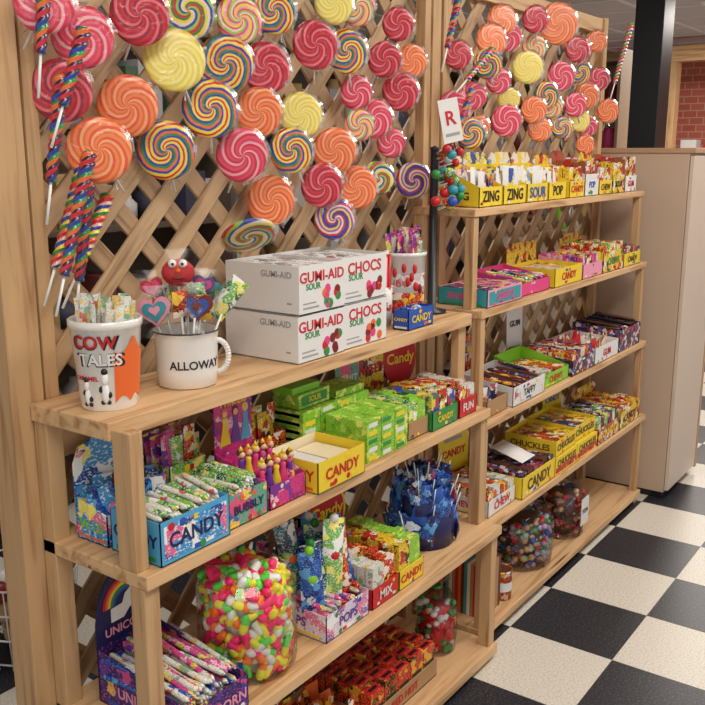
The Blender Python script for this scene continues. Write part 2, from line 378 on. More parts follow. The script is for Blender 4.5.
def twist(x0,z0,x1,z1,y0=1.31,y1=1.30,r=.011,k=0):
    a_=Vector((x0,y0,z0));b_=Vector((x1,y1,z1));d=b_-a_;Ln=d.length
    mb=MB('twisted_rainbow_lollipop',a_); seg=20; n=int(Ln/.0035); vs=[];fs=[]
    for j in range(n+1):
        z=Ln*j/n; t=j/n; rr=r*(.75+.35*t)*(1 if t<.95 else math.sqrt(max(.02,1-((t-.95)/.05)**2)))
        for i in range(seg):
            th=2*math.pi*i/seg; lob=1+.16*math.cos(3*(th-2*math.pi*22*z))
            vs.append((rr*lob*math.cos(th),rr*lob*math.sin(th),z))
    for j in range(n):
        for i in range(seg):
            i2=(i+1)%seg; fs.append((j*seg+i,j*seg+i2,(j+1)*seg+i2,(j+1)*seg+i))
    fs.append(tuple(reversed(range(seg)))); fs.append(tuple(n*seg+i for i in range(seg)))
    mb.add(vs,fs,HX[k],None,True)
    mb.rod((0,0,.01),(0,0,-.07),.0025,nwhite)
    ob=mb.done(); ob.rotation_euler=d.to_track_quat('Z','Y').to_euler(); return ob
twist(.945,1.244,1.015,1.451,1.27,1.27,k=1); twist(.975,1.25,1.053,1.442,1.335,1.33); twist(1.005,1.225,1.035,1.40,1.31,1.305,k=1); twist(1.02,1.235,1.115,1.372,1.335,1.35,k=0)
twist(.932,1.40,.960,1.571,1.27,1.26,k=1); twist(.950,1.52,.995,1.645,1.25,1.24,k=1); twist(.93,1.60,.948,1.72,1.27,1.27,k=1)
twist(2.28,1.64,2.43,1.734,1.24,1.24,r=.010); twist(2.22,1.72,2.28,1.86,1.27,1.27,r=.010,k=1); twist(3.46,1.70,3.60,1.93,1.25,1.25,r=.011); twist(2.25,1.50,2.33,1.62,1.25,1.25,r=.009,k=1)
# ------------------------------------------------------------ generic display trays
def fill(mb,x0,x1,y0,y1,z0,kind,cols,h=.05,n=None):
    W=x1-x0;D=y1-y0
    if kind=='sticks':
        n=n or int(W/.014)*3
        for i in range(n):
            x=x0+.01+(W-.02)*rnd(); z=z0+h*(.45+.5*rnd()); l=D*.9
            M=T((x,y0+D*.05,z))@R(ru(-.05,.12),0,ru(-.14,.14))@R(-math.pi/2)
            c=random.choice(cols)
            mb.lathe([(.001,0),(.006,.008),(.0055,l*.3),(.0065,l*.5),(.0055,l*.8),(.006,l-.008),(.001,l)],c,seg=7,M=M)
        mb.box(x0,x1,y0,y1,z0,z0+h*.45,cols[0])
    elif kind=='packs':
        n=n or max(2,int(W/.035)); m=max(2,int(D/.022)); w=W/n; d=D/m
        for i in range(n):
            c=cols[i%len(cols)]
            for j in range(m):
                zz=h*ru(.92,1.04); l=ru(-.06,.02)
                mb.box(-w*.46,w*.46,0,d*.85,0,zz,c,T((x0+w*(i+.5),y0+d*j,z0))@R(l))
    elif kind=='flat':
        n=n or max(1,int(W/.07)); w=W/n; m=max(2,int(h/.014))
        for i in range(n):
            for j in range(m):
                mb.box(-w*.46,w*.46,-D*.46,D*.46,0,.012,random.choice(cols),T((x0+w*(i+.5),y0+D/2,z0+j*h/m))@R(0,0,ru(-.04,.04)))
    elif kind=='pouches':
        n=n or int(W/.022)
        for i in range(n):
            for j in range(3):
                M=T((x0+W*(i+.5)/n+ru(-.004,.004),y0+D*(.2+.3*j),z0))@R(ru(-.2,.06),ru(-.12,.12),ru(-.3,.3))
                mb.pouch(ru(.03,.042),h*ru(.85,1.1),.012,random.choice(cols),M)
def tray(name,x0,x1,y0,y1,z,h,colr,kind,cols,ch=None,hb=None,txt=None,tsize=.02,tmat=None,lab=None,left=None,header=None,n=None,rz=0,inner=None,decal=None):
    mb=MB(name,(x0,y0,z+.0005),rz=rz); W=x1-x0;D=y1-y0;t=.002;hb=hb or h
    inner=inner or colr
    mb.box(0,W,0,D,0,t,colr); mb.box(0,W,0,t,0,h,colr)
    for xa in (0,W-t):
        mb.add([(xa,0,0),(xa+t,0,0),(xa+t,D,0),(xa,D,0),(xa,0,h),(xa+t,0,h),(xa+t,D,hb),(xa,D,hb)],[(3,2,1,0),(4,5,6,7),(0,1,5,4),(1,2,6,5),(2,3,7,6),(3,0,4,7)],left or colr)
    mb.box(0,W,D-t,D,0,hb,inner)
    if kind: fill(mb,t*2,W-2*t,t*2,D-2*t,t,kind,cols,ch or h,n)
    if lab: mb.box(W*.05,W*.95,-.0006,0,h*.12,h*.88,lab)
    dc=decal or [red,yellow,white,green,blue,orange]
    for k in range(5):
        c=random.choice(dc); x=W*ru(.04,.86); zz=h*random.choice([.08,.12,.78])
        if k%2: mb.box(x,x+W*ru(.05,.12),-.0008,0,zz,zz+h*.12,c)
        else: mb.sphere((x+W*.05,-.0006,zz+h*.06),h*.1,c,sc=(1,.06,1),seg=10)
    mb.box(-.0006,0,D*.1,D*.9,h*.08,h*.18,random.choice(dc))
    if txt:
        mb.text(txt,tsize,(W/2,-.0014,h*.5),tmat or red,'front')
        mb.text(txt,min(tsize,D/len(txt)*1.25,h*.55),(-.0008,D*.5,h*.52),tmat or red,'left')
    if header:
        hh,hm,pts=header
        if pts is None: pts=[(0,0),(1,0),(1,.86),(.85,1),(.15,1),(0,.86)]
        mb.prism([(p[0]*W,p[1]*hh) for p in pts],D,D+.003,hm)
    return mb
def closed(name,x0,x1,y0,y1,z,h,m,txt=None,tsize=.02,tmat=None,rz=0,band=None):
    mb=MB(name,(x0,y0,z+.0005),rz=rz); mb.box(0,x1-x0,0,y1-y0,0,h,m)
    if band: mb.box(.002,x1-x0-.002,-.0005,0,h*.1,h*.4,band)
    if txt:
        mb.text(txt,tsize,((x1-x0)/2,-.0012,h*.6),tmat or red); mb.text(txt,tsize,(-.0008,(y1-y0)/2,h*.5),tmat or red,'left')
    for k,c in enumerate([red,green,orange,black,yellow]): mb.sphere(((x1-x0)*(.12+.19*k),-.0006,h*.18),h*.11,c,sc=(1,.06,1),seg=10)
    return mb
wrapw=art('wrap_white',C(226,220,214),[C(214,90,90),C(236,200,120),C(130,176,140)],70,.35,.25)
wrapb=art('wrap_blue',C(34,70,160),[C(20,36,110),C(214,218,230),C(24,50,130),C(90,155,210)],60,.5,.25)
wrapg=art('wrap_green',C(112,178,60),[C(244,226,90),C(40,115,60),C(240,240,236)],60,.5,.25)
wrapp=art('wrap_pink',C(225,86,144),[C(244,196,210),C(236,220,90),C(104,58,152)],60,.5,.25)
wrapr=art('wrap_red',C(190,30,40),[C(240,230,222),C(115,15,25),C(238,190,60)],60,.5,.25)
wrapk=art('wrap_dark',C(48,38,46),[C(180,50,50),C(225,216,208),C(84,84,150)],70,.5,.25)
wrapy=art('wrap_yellow',C(236,204,58),[C(200,40,40),C(246,240,220),C(90,50,30)],50,.4,.3)
arty=art('art_blue',C(60,145,205),[C(30,76,160),C(240,226,100),C(226,104,150),C(240,240,240)],32,.5)
artp=art('art_pink',C(215,58,128),[C(180,38,104),C(240,184,206),C(124,48,142)],40,.5)
artg=art('art_green',C(66,170,145),[C(240,214,80),C(40,104,180),C(228,86,126)],40,.5)
artn=art('art_navy',C(32,40,110),[C(84,56,158),C(230,194,84),C(210,76,140)],36,.3)
artl=art('art_lime',C(118,190,46),[C(84,160,40),C(170,218,84),C(226,230,120)],80,.3)
artr=art('art_red',C(186,28,36),[C(30,20,22),C(226,170,60)],50,.4)
artw=art('art_white',C(228,226,222),[C(190,60,60),C(200,190,190)],50,.2)
artm=art('art_multi',C(226,202,64),[C(190,40,40),C(60,130,70),C(236,232,222),C(48,76,160)],38,.7)
# ===== top shelf (unit 1)
z=1.012
ang=math.atan2(-.78,-.63)
tub=MB('candy_tub',(1.0,1.24,z+.0005))
tub.lathe([(.048,0),(.050,.004),(.0605,.142),(.0635,.144),(.0635,.156),(.0605,.157),(.058,.155),(.054,.06),(.045,.008)],enamel,seg=48,cap=False); tub.lathe([(.001,.001),(.048,0)],enamel,seg=48,cap=False)
tp=(.0605-.050)/.138; f_=lambda zz:.050+tp*zz+.0004
tub.wrappatch((0,0),f_(.014),ang+.18,ang+1.4,.014,.132,orange,taper=tp,n=16,shape=lambda u,a_,b_:(a_+.012*abs(math.sin(u*7)),b_-.03*abs(math.sin(u*4+1))))
tub.wraptext('COW',.034,(0,0),.120,f_(.12),ang-.38,black,taper=tp); tub.wraptext('COW',.030,(0,0),.121,f_(.12)+.0005,ang-.38,red,taper=tp)
tub.wraptext('TALES',.032,(0,0),.090,f_(.09),ang-.22,black,taper=tp); tub.wraptext('TALES',.028,(0,0),.091,f_(.09)+.0005,ang-.22,white,taper=tp)
tub.wraptext('CARAMEL',.011,(0,0),.058,f_(.058),ang-.75,red,taper=tp)
def cowfig(da,zz,sc_):
    a_=ang+da
    def P(dz,da2=0): q=f_(zz+dz)-.001; return (q*math.cos(a_+da2),q*math.sin(a_+da2),zz+dz)
    tub.sphere(P(0),.014*sc_,nwhite,sc=(.4,.4,1.1)); tub.sphere(P(.02*sc_),.010*sc_,nwhite,sc=(.5,.5,1)); tub.sphere(P(.03*sc_),.008*sc_,black,sc=(.6,.6,.6))
    tub.sphere(P(-.004,.12),.005*sc_,black,sc=(.8,.8,1)); tub.sphere(P(.006,-.12),.005*sc_,black,sc=(.8,.8,1)); tub.sphere(P(-.014*sc_,.1),.004,black); tub.sphere(P(-.014*sc_,-.1),.004,black)
cowfig(-.75,.026,1.0); cowfig(-.12,.034,1.25)
for i in range(50):
    a_=ru(0,6.28);rr=.047*math.sqrt(rnd()); M=T((rr*math.cos(a_),rr*math.sin(a_),ru(.055,.075)))@R(ru(-.14,.14),ru(-.14,.14),ru(0,3))
    tub.pouch(.017,ru(.11,.13),.011,wrapw,M,nu=4,nv=6)
tub.done()
mug=MB('enamel_mug',(1.185,1.235,z+.0005))
K=1.16
mug.lathe([(r_*K,z_) for r_,z_ in [(.001,0),(.046,0),(.049,.003),(.0505,.03),(.0515,.092),(.0535,.104),(.055,.106),(.0545,.108),(.052,.106),(.0495,.09),(.0485,.03),(.046,.006),(.001,.005)]],enamel,seg=56,cap=False)
mug.lathe([(.0545*K,.105),(.0556*K,.1065),(.0545*K,.1082),(.053*K,.1075)],plain('mug_rim',C(50,50,60),.3),seg=56,cap=False)
am=math.atan2(-1.235,-1.185)
mug.wraptext('ALLOWAY',.022,(0,0),.046,.0512*K,am+.32,plain('ink',C(35,30,30),.5))
hp=[]; ha=am+1.5
for i in range(17):
    t=i/16*math.pi; rr=.057+.022*math.sin(t); zz=.022+.062*(1-math.cos(t))/2; hp.append(Vector((rr*math.cos(ha),rr*math.sin(ha),zz)))
for i in range(16):
    mug.rod(hp[i],hp[i+1],.0055,enamel,seg=12); mug.sphere(hp[i],.0055,enamel,seg=10)
def facepop(dx,dy,zz,r,c):
    mug.rod((dx*.3,dy*.3,.01),(dx,dy,zz-r*.6),.0022,nwhite)
    M=T((dx,dy,zz))@R(0,0,math.atan2(-1,-1)+math.pi/2)
    mug.sphere((0,0,0),r,c,sc=(1.05,.45,.9),seg=16,M=M)
    for s_ in (-1,1):
        mug.sphere((s_*r*.33,-r*.35,r*.6),r*.28,nwhite,seg=10,M=M); mug.sphere((s_*r*.3,-r*.6,r*.6),r*.1,black,seg=8,M=M)
    mug.sphere((0,-r*.5,r*.18),r*.17,orange,seg=10,M=M); mug.sphere((0,-r*.4,-r*.3),r*.38,dkred,sc=(1.2,.3,.35),seg=10,M=M)
    mug.pouch(r*2.9,r*3.4,r*1.2,CELLO,T((dx,dy,zz-r*1.9))@R(0,0,-.7))
def heartpop(dx,dy,zz,r,c,c2,tilt=0):
    mug.rod((dx*.3,dy*.3,.01),(dx,dy,zz-r*.5),.0022,nwhite)
    pts=[]
    for i in range(28):
        t=2*math.pi*i/28; pts.append((r/16*16*math.sin(t)**3,r/16*(13*math.cos(t)-5*math.cos(2*t)-2*math.cos(3*t)-math.cos(4*t))))
    M=T((dx,dy,zz))@R(0,0,-.75)@R(0,tilt,0)
    mug.prism(pts,-r*.22,r*.22,c,M); mug.prism([(p[0]*.72,p[1]*.72) for p in pts],-r*.34,r*.3,c2,M); mug.prism([(p[0]*.34,p[1]*.34+r*.05) for p in pts],-r*.42,r*.3,c,M)
    mug.pouch(r*2.7,r*3.2,r*1.1,CELLO,T((dx,dy,zz-r*1.7))@R(0,0,-.7))
facepop(.005,.02,.212,.030,red); heartpop(.01,-.02,.150,.031,dkred,blue,.1); heartpop(-.058,.02,.148,.031,lpink,teal,-.15); heartpop(.05,-.0,.185,.022,purple,pink,.3)
heartpop(.085,.02,.17,.026,teal,green,.45); heartpop(-.03,.055,.185,.022,red,pink,-.3)
for i in range(12):
    a_=ru(0,6.28); rr=ru(.02,.075); mug.rod((rr*.3*math.cos(a_),rr*.3*math.sin(a_),.02),(rr*math.cos(a_),rr*math.sin(a_),ru(.13,.19)),.002,nwhite)
    mug.pouch(.036,.05,.016,random.choice([wrapp,wrapr,CELLO,CELLO,wrapg]),T((rr*math.cos(a_),rr*math.sin(a_),ru(.105,.15)))@R(ru(-.3,.3),ru(-.4,.4),ru(-1,.2)))
mug.pouch(.04,.09,.02,wrapg,T((.075,.0,.12))@R(0,.7,-.7))
mug.done()
def carton(x0,x1,y0,y1,zb,h,label,op):
    mb=MB('candy_carton',(x0,y0,zb+.0005)); W=x1-x0;D=y1-y0;t=.002
    mb.box(0,W,0,D,0,t,white); mb.box(0,W,D-t,D,0,h,white)
    for xa in (0,W-t): mb.box(xa,xa+t,t,D-t,0,h,white)
    mb.box(0,W,0,t,0,h,white)
    if op:
        for i in range(6):
            for j in range(7): mb.box(.006+i*(W-.014)/6,.004+(i+.88)*(W-.014)/6,.006+j*(D-.012)/7,.004+(j+.9)*(D-.012)/7,t,h-.004-.003*rnd(),random.choice([white,white,grey,artw]))
        mb.box(t,W-t,t,D-t,t,h-.02,grey)
    else: mb.box(0,W,0,D,h-t,h,white)
    mb.text(label,W*.2,(W*.5,-.0006,h*.74),red,sx=1.1); mb.text('SOUR',W*.12,(W*.3,-.0006,h*.55),green)
    mb.text(label,W*.12,(-.0006,D*.3,h*.8),grey,'left')
    for k in range(9): mb.sphere((W*(.55+.35*rnd()),-.0005,h*(.12+.34*rnd())),.011,random.choice([red,orange,green,dkred,pink]),sc=(1,.05,1),seg=10)
    mb.box(W*.08,W*.42,-.0006,0,h*.1,h*.14,grey); mb.box(W*.08,W*.36,-.0006,0,h*.2,h*.23,grey)
    mb.box(-.0006,0,D*.1,D*.16,h*.2,h*.24,grey)
    mb.done(bevel=.0008)
carton(1.425,1.585,1.155,1.36,z,.102,'GUMI-AID',False); carton(1.59,1.765,1.16,1.36,z,.102,'CHOCS',False)
carton(1.43,1.588,1.155,1.36,z+.103,.102,'GUMI-AID',True); carton(1.593,1.77,1.165,1.36,z+.103,.102,'CHOCS',True)
jar=MB('candy_stick_tub',(2.015,1.27,z+.0005)); Q=1.15
jar.lathe([(r_*Q,z_*1.05) for r_,z_ in [(.001,0),(.046,0),(.048,.003),(.051,.16),(.053,.161),(.053,.17),(.049,.17),(.046,.01)]],enamel,seg=40,cap=False)
aj=math.atan2(-1.265,-2.0)
jar.wrappatch((0,0),.0487*Q,aj-1.2,aj+1.2,.02,.075,wrapr,taper=.02); jar.wrappatch((0,0),.0495*Q,aj-1.2,aj+1.2,.09,.125,artw,taper=.02)
for k in range(14):
    aa=aj+ru(-1,1); jar.sphere((.05*Q*math.cos(aa),.05*Q*math.sin(aa),ru(.03,.15)),.013,random.choice([red,red,dkred,green]),sc=(.5,.5,1),seg=10)
for i in range(50):
    a_=ru(0,6.28);rr=.046*math.sqrt(rnd()); jar.pouch(.018,ru(.14,.175),.010,random.choice([wrapw,wrapk,wrapp,wrapw]),T((rr*math.cos(a_),rr*math.sin(a_),.07))@R(ru(-.1,.1),ru(-.1,.1),ru(0,3)),nu=4,nv=6)
jar.done()
m2=MB('candy_stick_bundle',(1.895,1.27,z+.0005))
m2.lathe([(.001,0),(.034,0),(.036,.1),(.033,.1),(.032,.01)],artw,seg=24,cap=False)
for i in range(30):
    a_=ru(0,6.28);rr=.026*math.sqrt(rnd()); m2.rod((rr*math.cos(a_),rr*math.sin(a_),.012),(rr*1.1*math.cos(a_),rr*1.1*math.sin(a_),ru(.15,.19)),.0055,random.choice([red,red,lpink,white,dkred]))
m2.done()
tray('candy_tray',1.865,1.985,1.16,1.205,z,.05,blue,'sticks',[wrapy,wrapb,blue],ch=.05,txt='CANDY',tsize=.026,tmat=yellow).done()
tr=MB('lollipop_tree_stand',(2.13,1.25,z+.0005))
tr.lathe([(.04,0),(.04,.006),(.012,.012),(.011,.44),(.013,.445),(.001,.45)],black,seg=20,cap=True)
for i in range(36):
    a_=-1.2+ru(-1.5,1.5); zz=ru(.27,.44); l=ru(.03,.075); p0=(.008*math.cos(a_),.008*math.sin(a_),zz); p1=(l*math.cos(a_),l*math.sin(a_),zz+.012)
    tr.rod(p0,p1,.0016,nwhite,seg=6); tr.sphere(p1,ru(.011,.014),random.choice([red,green,blue,wrapr,red,wrapg,dkred,teal]),seg=12)
tr.done()
sg=MB('price_card',(2.09,1.18,1.52),rot=(0,math.radians(-12),-.6)); sg.box(-.028,.028,0,.0015,-.05,.06,white); sg.text('R',.05,(0,-.0006,.01),red); sg.box(-.02,.02,-.0006,0,-.034,-.026,grey)
sg.rod((0,.002,-.045),(.025,.045,-.085),.002,black); sg.done()
# ===== second shelf
z=.754
tray('candy_display_box',.965,1.13,1.225,1.31,z,.06,arty,'pouches',[wrapg,arty,wrapb],ch=.10,hb=.08,txt='WILD',tsize=.03,tmat=lime,header=(.20,arty,[(0,0),(1,0),(1,.7),(.9,.85),(.7,.9),(.6,1),(.35,.98),(.25,.88),(.08,.85),(0,.7)])).done()
tray('candy_tray',.965,1.135,1.088,1.215,z,.080,cyan,'sticks',[wrapw,wrapg,wrapw,wrapw,wrapw],ch=.092,n=48,lab=arty,left=cyan,txt='CANDY',tsize=.038,tmat=navy).done()
tray('candy_tray',1.145,1.255,1.10,1.24,z,.066,artg,'sticks',[wrapw,wrapg,wrapw,wrapw],ch=.088,n=44,txt='BUBBLY',tsize=.024,tmat=navy).done()
pd=tray('doll_candy_display',1.262,1.375,1.10,1.245,z,.05,artp,None,[],hb=.09,header=(.205,artp,[(0,0),(1,0),(1,.93),(.8,.97),(.7,1),(.3,1),(.2,.97),(0,.93)]))
pd.box(.004,.109,.004,.141,.002,.03,pink)
for s_ in range(5):
    for q in range(2):
        x=.012+s_*.022; y=.03+q*.055; b=.03+q*.012
        pd.lathe([(.0105,b),(.010,b+.012),(.005,b+.034),(.0065,b+.042),(.003,b+.047)],[pink,purple,yellow,pink,wrapp][(s_+q)%5],c=(x,y,0),seg=12)
        pd.sphere((x,y,b+.055),.0075,skin,seg=10); pd.sphere((x,y+.002,b+.058),.0085,[yellow,brown,orange][(s_+q)%3],sc=(1,.9,1),seg=10); pd.sphere((x,y-.003,b+.055),.0068,skin,seg=10)
        pd.lathe([(.006,0),(.0005,.009)],yellow,c=(x,y,b+.064),seg=6)
for k,(xx,cc) in enumerate([(.03,yellow),(.062,purple),(.092,cyan)]):
    pd.prism([(xx-.016,.10),(xx+.016,.10),(xx+.006,.145),(xx+.008,.158),(xx-.008,.158),(xx-.006,.145)],.1435,.1448,cc)
    pd.sphere((xx,.1445,.169),.010,[orange,brown,yellow][k],sc=(1,.1,1.1)); pd.sphere((xx,.1435,.166),.0072,skin,sc=(1,.15,1))
pd.text('Princess',.024,(.056,.1435,.19),yellow)
pd.done()
tray('candy_tray',1.385,1.555,1.075,1.215,z,.068,yellow,'flat',[white,cream,white],ch=.05,left=yellow,txt='CANDY',tsize=.034,tmat=red,inner=cream,decal=[yellow,orange,red]).done()
b=MB('lime_candy_boxes',(1.525,1.225,z+.0005))
for i in range(4):
    for k in range(6):
        b.box(i*.066,i*.066+.063,0,.095,k*.0195,k*.0195+.0185,artl); b.box(i*.066+.008,i*.066+.045,-.0006,0,k*.0195+.004,k*.0195+.014,[white,yellow,lime][(i+k)%3])
        b.box(-.0006,0,.01,.09,k*.0195+.005,k*.0195+.012,[green,white][k%2])
b.box(.01,.125,.02,.095,.118,.152,artl); b.box(.0,.10,.03,.09,.1525,.168,lime); b.box(.14,.255,.01,.09,.118,.135,artl)
b.box(.02,.115,.0194,.02,.124,.146,green)
b.text('SOUR',.018,(.068,.0186,.135),yellow); b.done()
b=MB('lime_candy_boxes',(1.60,1.10,z+.0005))
for i in range(3):
    for k in range(5):
        b.box(i*.058,i*.058+.055,0,.118,k*.0195,k*.0195+.0188,artl); b.box(i*.058+.006,i*.058+.04,-.0006,0,k*.0195+.004,k*.0195+.014,[yellow,white,green][(i+k)%3])
b.done()
tray('candy_box_display',1.79,1.885,1.11,1.27,z,.045,kraft,'packs',[wrapg,artl,wrapw],ch=.09,hb=.09).done()
tray('candy_box_display',1.89,2.02,1.10,1.27,z,.05,green,'packs',[artm,wrapy,artm],ch=.09,txt='CANDY',tsize=.022,tmat=yellow).done()
tray('candy_box_display',2.03,2.125,1.10,1.27,z,.05,red,'packs',[wrapr,wrapw],ch=.085,txt='FUN',tsize=.03,tmat=white).done()
def sign(x,y,zz,w,h,m,txt,tm,name='candy_sign',ell=False,sz=None,rz=-.12):
    s=MB(name,(x,y,zz+.0005),rot=(math.radians(-2),0,rz))
    if ell: pts=[(w/2*math.cos(t*math.pi/10),h*.62+h*.38*math.sin(t*math.pi/10)) for t in range(20)]; s.prism(pts,0,.002,m); s.prism([(p[0]*.9,h*.62+(p[1]-h*.62)*.88) for p in pts],-.0005,.001,red if m==yellow else m); s.box(-w*.3,w*.3,-.0002,.001,0,h*.3,yellow)
    else: s.box(-w/2,w/2,0,.002,0,h,m)
    s.text(txt,sz or w*.32,(0,-.0018,h*.62 if ell else h*.6),tm)
    if not ell:
        s.box(-w*.38,w*.38,-.0006,0,h*.12,h*.3,red); s.box(-w*.3,w*.3,-.0006,0,h*.8,h*.86,grey)
    s.done()
sign(2.07,1.31,z,.13,.21,red,'Candy',yellow,ell=True,rz=-.2); sign(1.945,1.325,z,.11,.20,wrapy,'SWEET',red); sign(1.84,1.325,z,.09,.19,artg,'FRUIT',white)
tray('candy_display_box',1.15,1.25,1.26,1.33,z,.09,wrapg,'pouches',[wrapg,wrapr,wrapp],ch=.14).done()
tray('candy_display_box',1.40,1.50,1.255,1.33,z,.08,wrapr,'pouches',[wrapy,wrapr],ch=.13).done()
# ===== third shelf
z=.416
ud=tray('unicorn_candy_display',.975,1.125,1.045,1.29,z,.072,artn,'sticks',[wrapw,wrapp,wrapb,wrapw,wrapw],ch=.095,n=60,hb=.11,txt='UNICORN',tsize=.030,tmat=lpink,
 header=(.255,navy,[(0,0),(1,0),(1,.62),(.93,.8),(.8,.93),(.62,1),(.38,1),(.2,.93),(.07,.8),(0,.62)]))
for k,cc in enumerate([red,orange,yellow,green,blue]):
    r0=.055-k*.006; ps=[(.072+r0*math.cos(math.pi*i/12),.180+r0*math.sin(math.pi*i/12)) for i in range(13)]+[(.072+(r0-.006)*math.cos(math.pi*i/12),.180+(r0-.006)*math.sin(math.pi*i/12)) for i in range(12,-1,-1)]
    for i in range(12): ud.prism([ps[i],ps[i+1],ps[24-i],ps[25-i]],.2435,.2445,cc)
ud.prism([(x_+.005,z_) for x_,z_ in [(.03,.15),(.06,.15),(.075,.165),(.09,.168),(.10,.19),(.085,.20),(.09,.225),(.078,.205),(.066,.198),(.058,.18),(.03,.178)]],.242,.2435,nwhite)
ud.text('UNICORN',.024,(.073,.241,.132),lpink); ud.done()
jr=MB('candy_jar',(1.245,1.155,z+.0005))
prof=[(.094,.0),(.100,.006),(.104,.03),(.104,.165),(.096,.19),(.084,.205),(.084,.21)]
jr.lathe(prof,JARC,seg=12,cap=False,smooth=False); jr.lathe([(.001,.001),(.094,.001)],JARC,seg=12,cap=False)
def capsule(mb,p,l,r,m1,m2,M):
    q=T(p)@M
    mb.lathe([(.0005,-l/2),(r*.7,-l/2+r*.3),(r,-l/2+r),(r,0)],m1,seg=9,M=q,cap=False)
    mb.lathe([(r*1.04,-.001),(r*1.04,l/2-r),(r*.7,l/2-r*.3),(.0005,l/2)],m2,seg=9,M=q,cap=False)
pairs=[(npink,nwhite),(ngreen,nyel),(norange,nyel),(npink,npink),(nwhite,nyel),(ngreen,nwhite),(norange,npink),(nyel,nyel)]
for i in range(520):
    if i<400: a_=ru(0,6.28); zz=ru(.016,.19); rr=ru(.074,.086) if zz<.17 else ru(.06,.078)
    else: a_=ru(0,6.28); rr=.078*math.sqrt(rnd()); zz=ru(.19,.222)-rr*.2
    p1,p2=random.choice(pairs)
    tang=R(0,0,a_)@R(ru(0,3.14),0,0)@R(0,ru(-.35,.35),0) if i<400 else R(ru(0,3.1),ru(0,3.1),ru(0,3.1))
    capsule(jr,(rr*math.cos(a_),rr*math.sin(a_),zz),.042,.0088,p1,p2,tang)
jr.lathe([(.068,.012),(.068,.18)],nwhite,seg=12)
aj=math.atan2(-1.155,-1.235)
jr.wrappatch((0,0),.1045,aj-1.3,aj-.1,.01,.06,blue); jr.wrappatch((0,0),.105,aj-.95,aj-.2,.018,.065,wrapg); jr.wraptext('BUBBLE',.02,(0,0),.038,.105,aj-.6,yellow)
jr.done()
pt=tray('novelty_candy_tray',1.39,1.55,1.06,1.24,z,.062,art('art_lilac',C(216,206,226),[C(124,86,160),C(226,116,160),C(240,240,240)],40,.5),'sticks',[wrapp,wrapw,wrapr],ch=.075,n=30,txt='POPS',tsize=.03,tmat=purple)
wt=art('wrap_teal',C(28,110,116),[C(180,210,80),C(20,56,84),C(226,226,220)],50,.5,.25)
for i in range(9):
    ht=ru(.13,.19); mt=[wrapb,wt,wt,wrapb,wrapg,wt,wrapr,teal,wrapb][i]; Mx=T((.02+.016*i,.05+.028*((i*2)%4),.055))@R(ru(-.3,-.05),ru(-.15,.15),ru(-.6,0))
    pt.pouch(.055,ht,.03,mt,Mx); pt.sphere((0,-.004,ht*.55),.016,[lime,orange,white,yellow,red][i%5],sc=(1,.8,1),M=Mx,seg=12); pt.sphere((0,0,ht*1.0),.011,[lime,white,green][i%3],seg=10,M=Mx)
pt.done()
tray('novelty_candy_box',1.355,1.44,1.25,1.32,z,.10,lpink,'pouches',[wrapb,teal,wrapp],ch=.15).done()
tray('candy_box_display',1.565,1.675,1.06,1.26,z,.05,red,'packs',[wrapw,wrapr,wrapw],ch=.10,txt='MIX',tsize=.03,tmat=white).done()
tray('candy_box_display',1.68,1.79,1.06,1.26,z,.05,yellow,'packs',[wrapy,artl,wrapr],ch=.11,txt='CANDY',tsize=.028,tmat=red).done()
sign(1.715,1.30,z,.14,.215,yellow,'Candy',yellow,ell=True)
tray('candy_display_box',1.53,1.61,1.275,1.32,z,.15,navy,'pouches',[wrapb,wrapr],ch=.17).done()
bq=MB('bagged_candy_pile',(1.975,1.175,z+.0005))
bq.lathe([(.001,0),(.085,0),(.09,.06),(.07,.12),(.001,.15)],navy,seg=24,cap=False)
for i in range(150):
    t=rnd(); hz=.16*t**.8; lim=1-.55*t*t; a_=ru(0,6.28); k_=ru(.75,1)*lim
    p=Vector((math.cos(a_)*.112*k_,math.sin(a_)*.088*k_,hz)); mt=random.choice([wrapb,wrapb,wrapb,navy,wrapb,blue,wrapk])
    M=T(p)@R(0,0,a_+math.pi/2+ru(-.5,.5))@R(ru(-.35,.2),ru(-.5,.5),0)
    bq.pouch(ru(.036,.05),ru(.05,.065),.020,mt,M,nu=4,nv=6)
    if i%4==0: bq.rod(p+Vector((0,0,.03)),p+Vector((math.cos(a_)*.02,math.sin(a_)*.015,.085)),.0016,nwhite,seg=5)
for i in range(22):
    bq.pouch(.045,.06,.02,random.choice([wrapb,navy,wrapb]),T((ru(-.05,.05),ru(-.04,.04),.15))@R(ru(-.8,.8),ru(-.8,.8),ru(0,3)),nu=4,nv=6)
bq.done()
# ===== bottom shelf
z=.05
rb=MB('red_candy_boxes',(1.62,1.10,z+.0005))
for i in range(5):
    for j in range(6):
        hgt=.10+.008*((i*3+j)%2); x=i*.062;y=j*.036
        rb.box(x,x+.058,y,y+.031,.004,hgt,artr); rb.box(x+.005,x+.053,y+.004,y+.026,hgt,hgt+.0008,red); rb.box(x+.012,x+.046,y+.01,y+.02,hgt+.0008,hgt+.0013,black)
        rb.box(x+.006,x+.052,y-.0006,y,.03,.06,black)
rb.box(-.004,.312,-.004,-.001,0,.05,kraft); rb.box(-.004,-.001,-.004,.215,0,.05,kraft); rb.box(-.004,.312,-.004,.216,0,.003,kraft); rb.text('RED HOT',.03,(.15,-.0055,.026),red); rb.done()
tray('candy_tray',1.31,1.58,1.07,1.27,z,.07,orange,'pouches',[wrapy,orange,wrapr],ch=.11).done()
tray('candy_tray',1.01,1.28,1.07,1.27,z,.09,wrapk,'pouches',[wrapk,wrapb,wrapr],ch=.13).done()
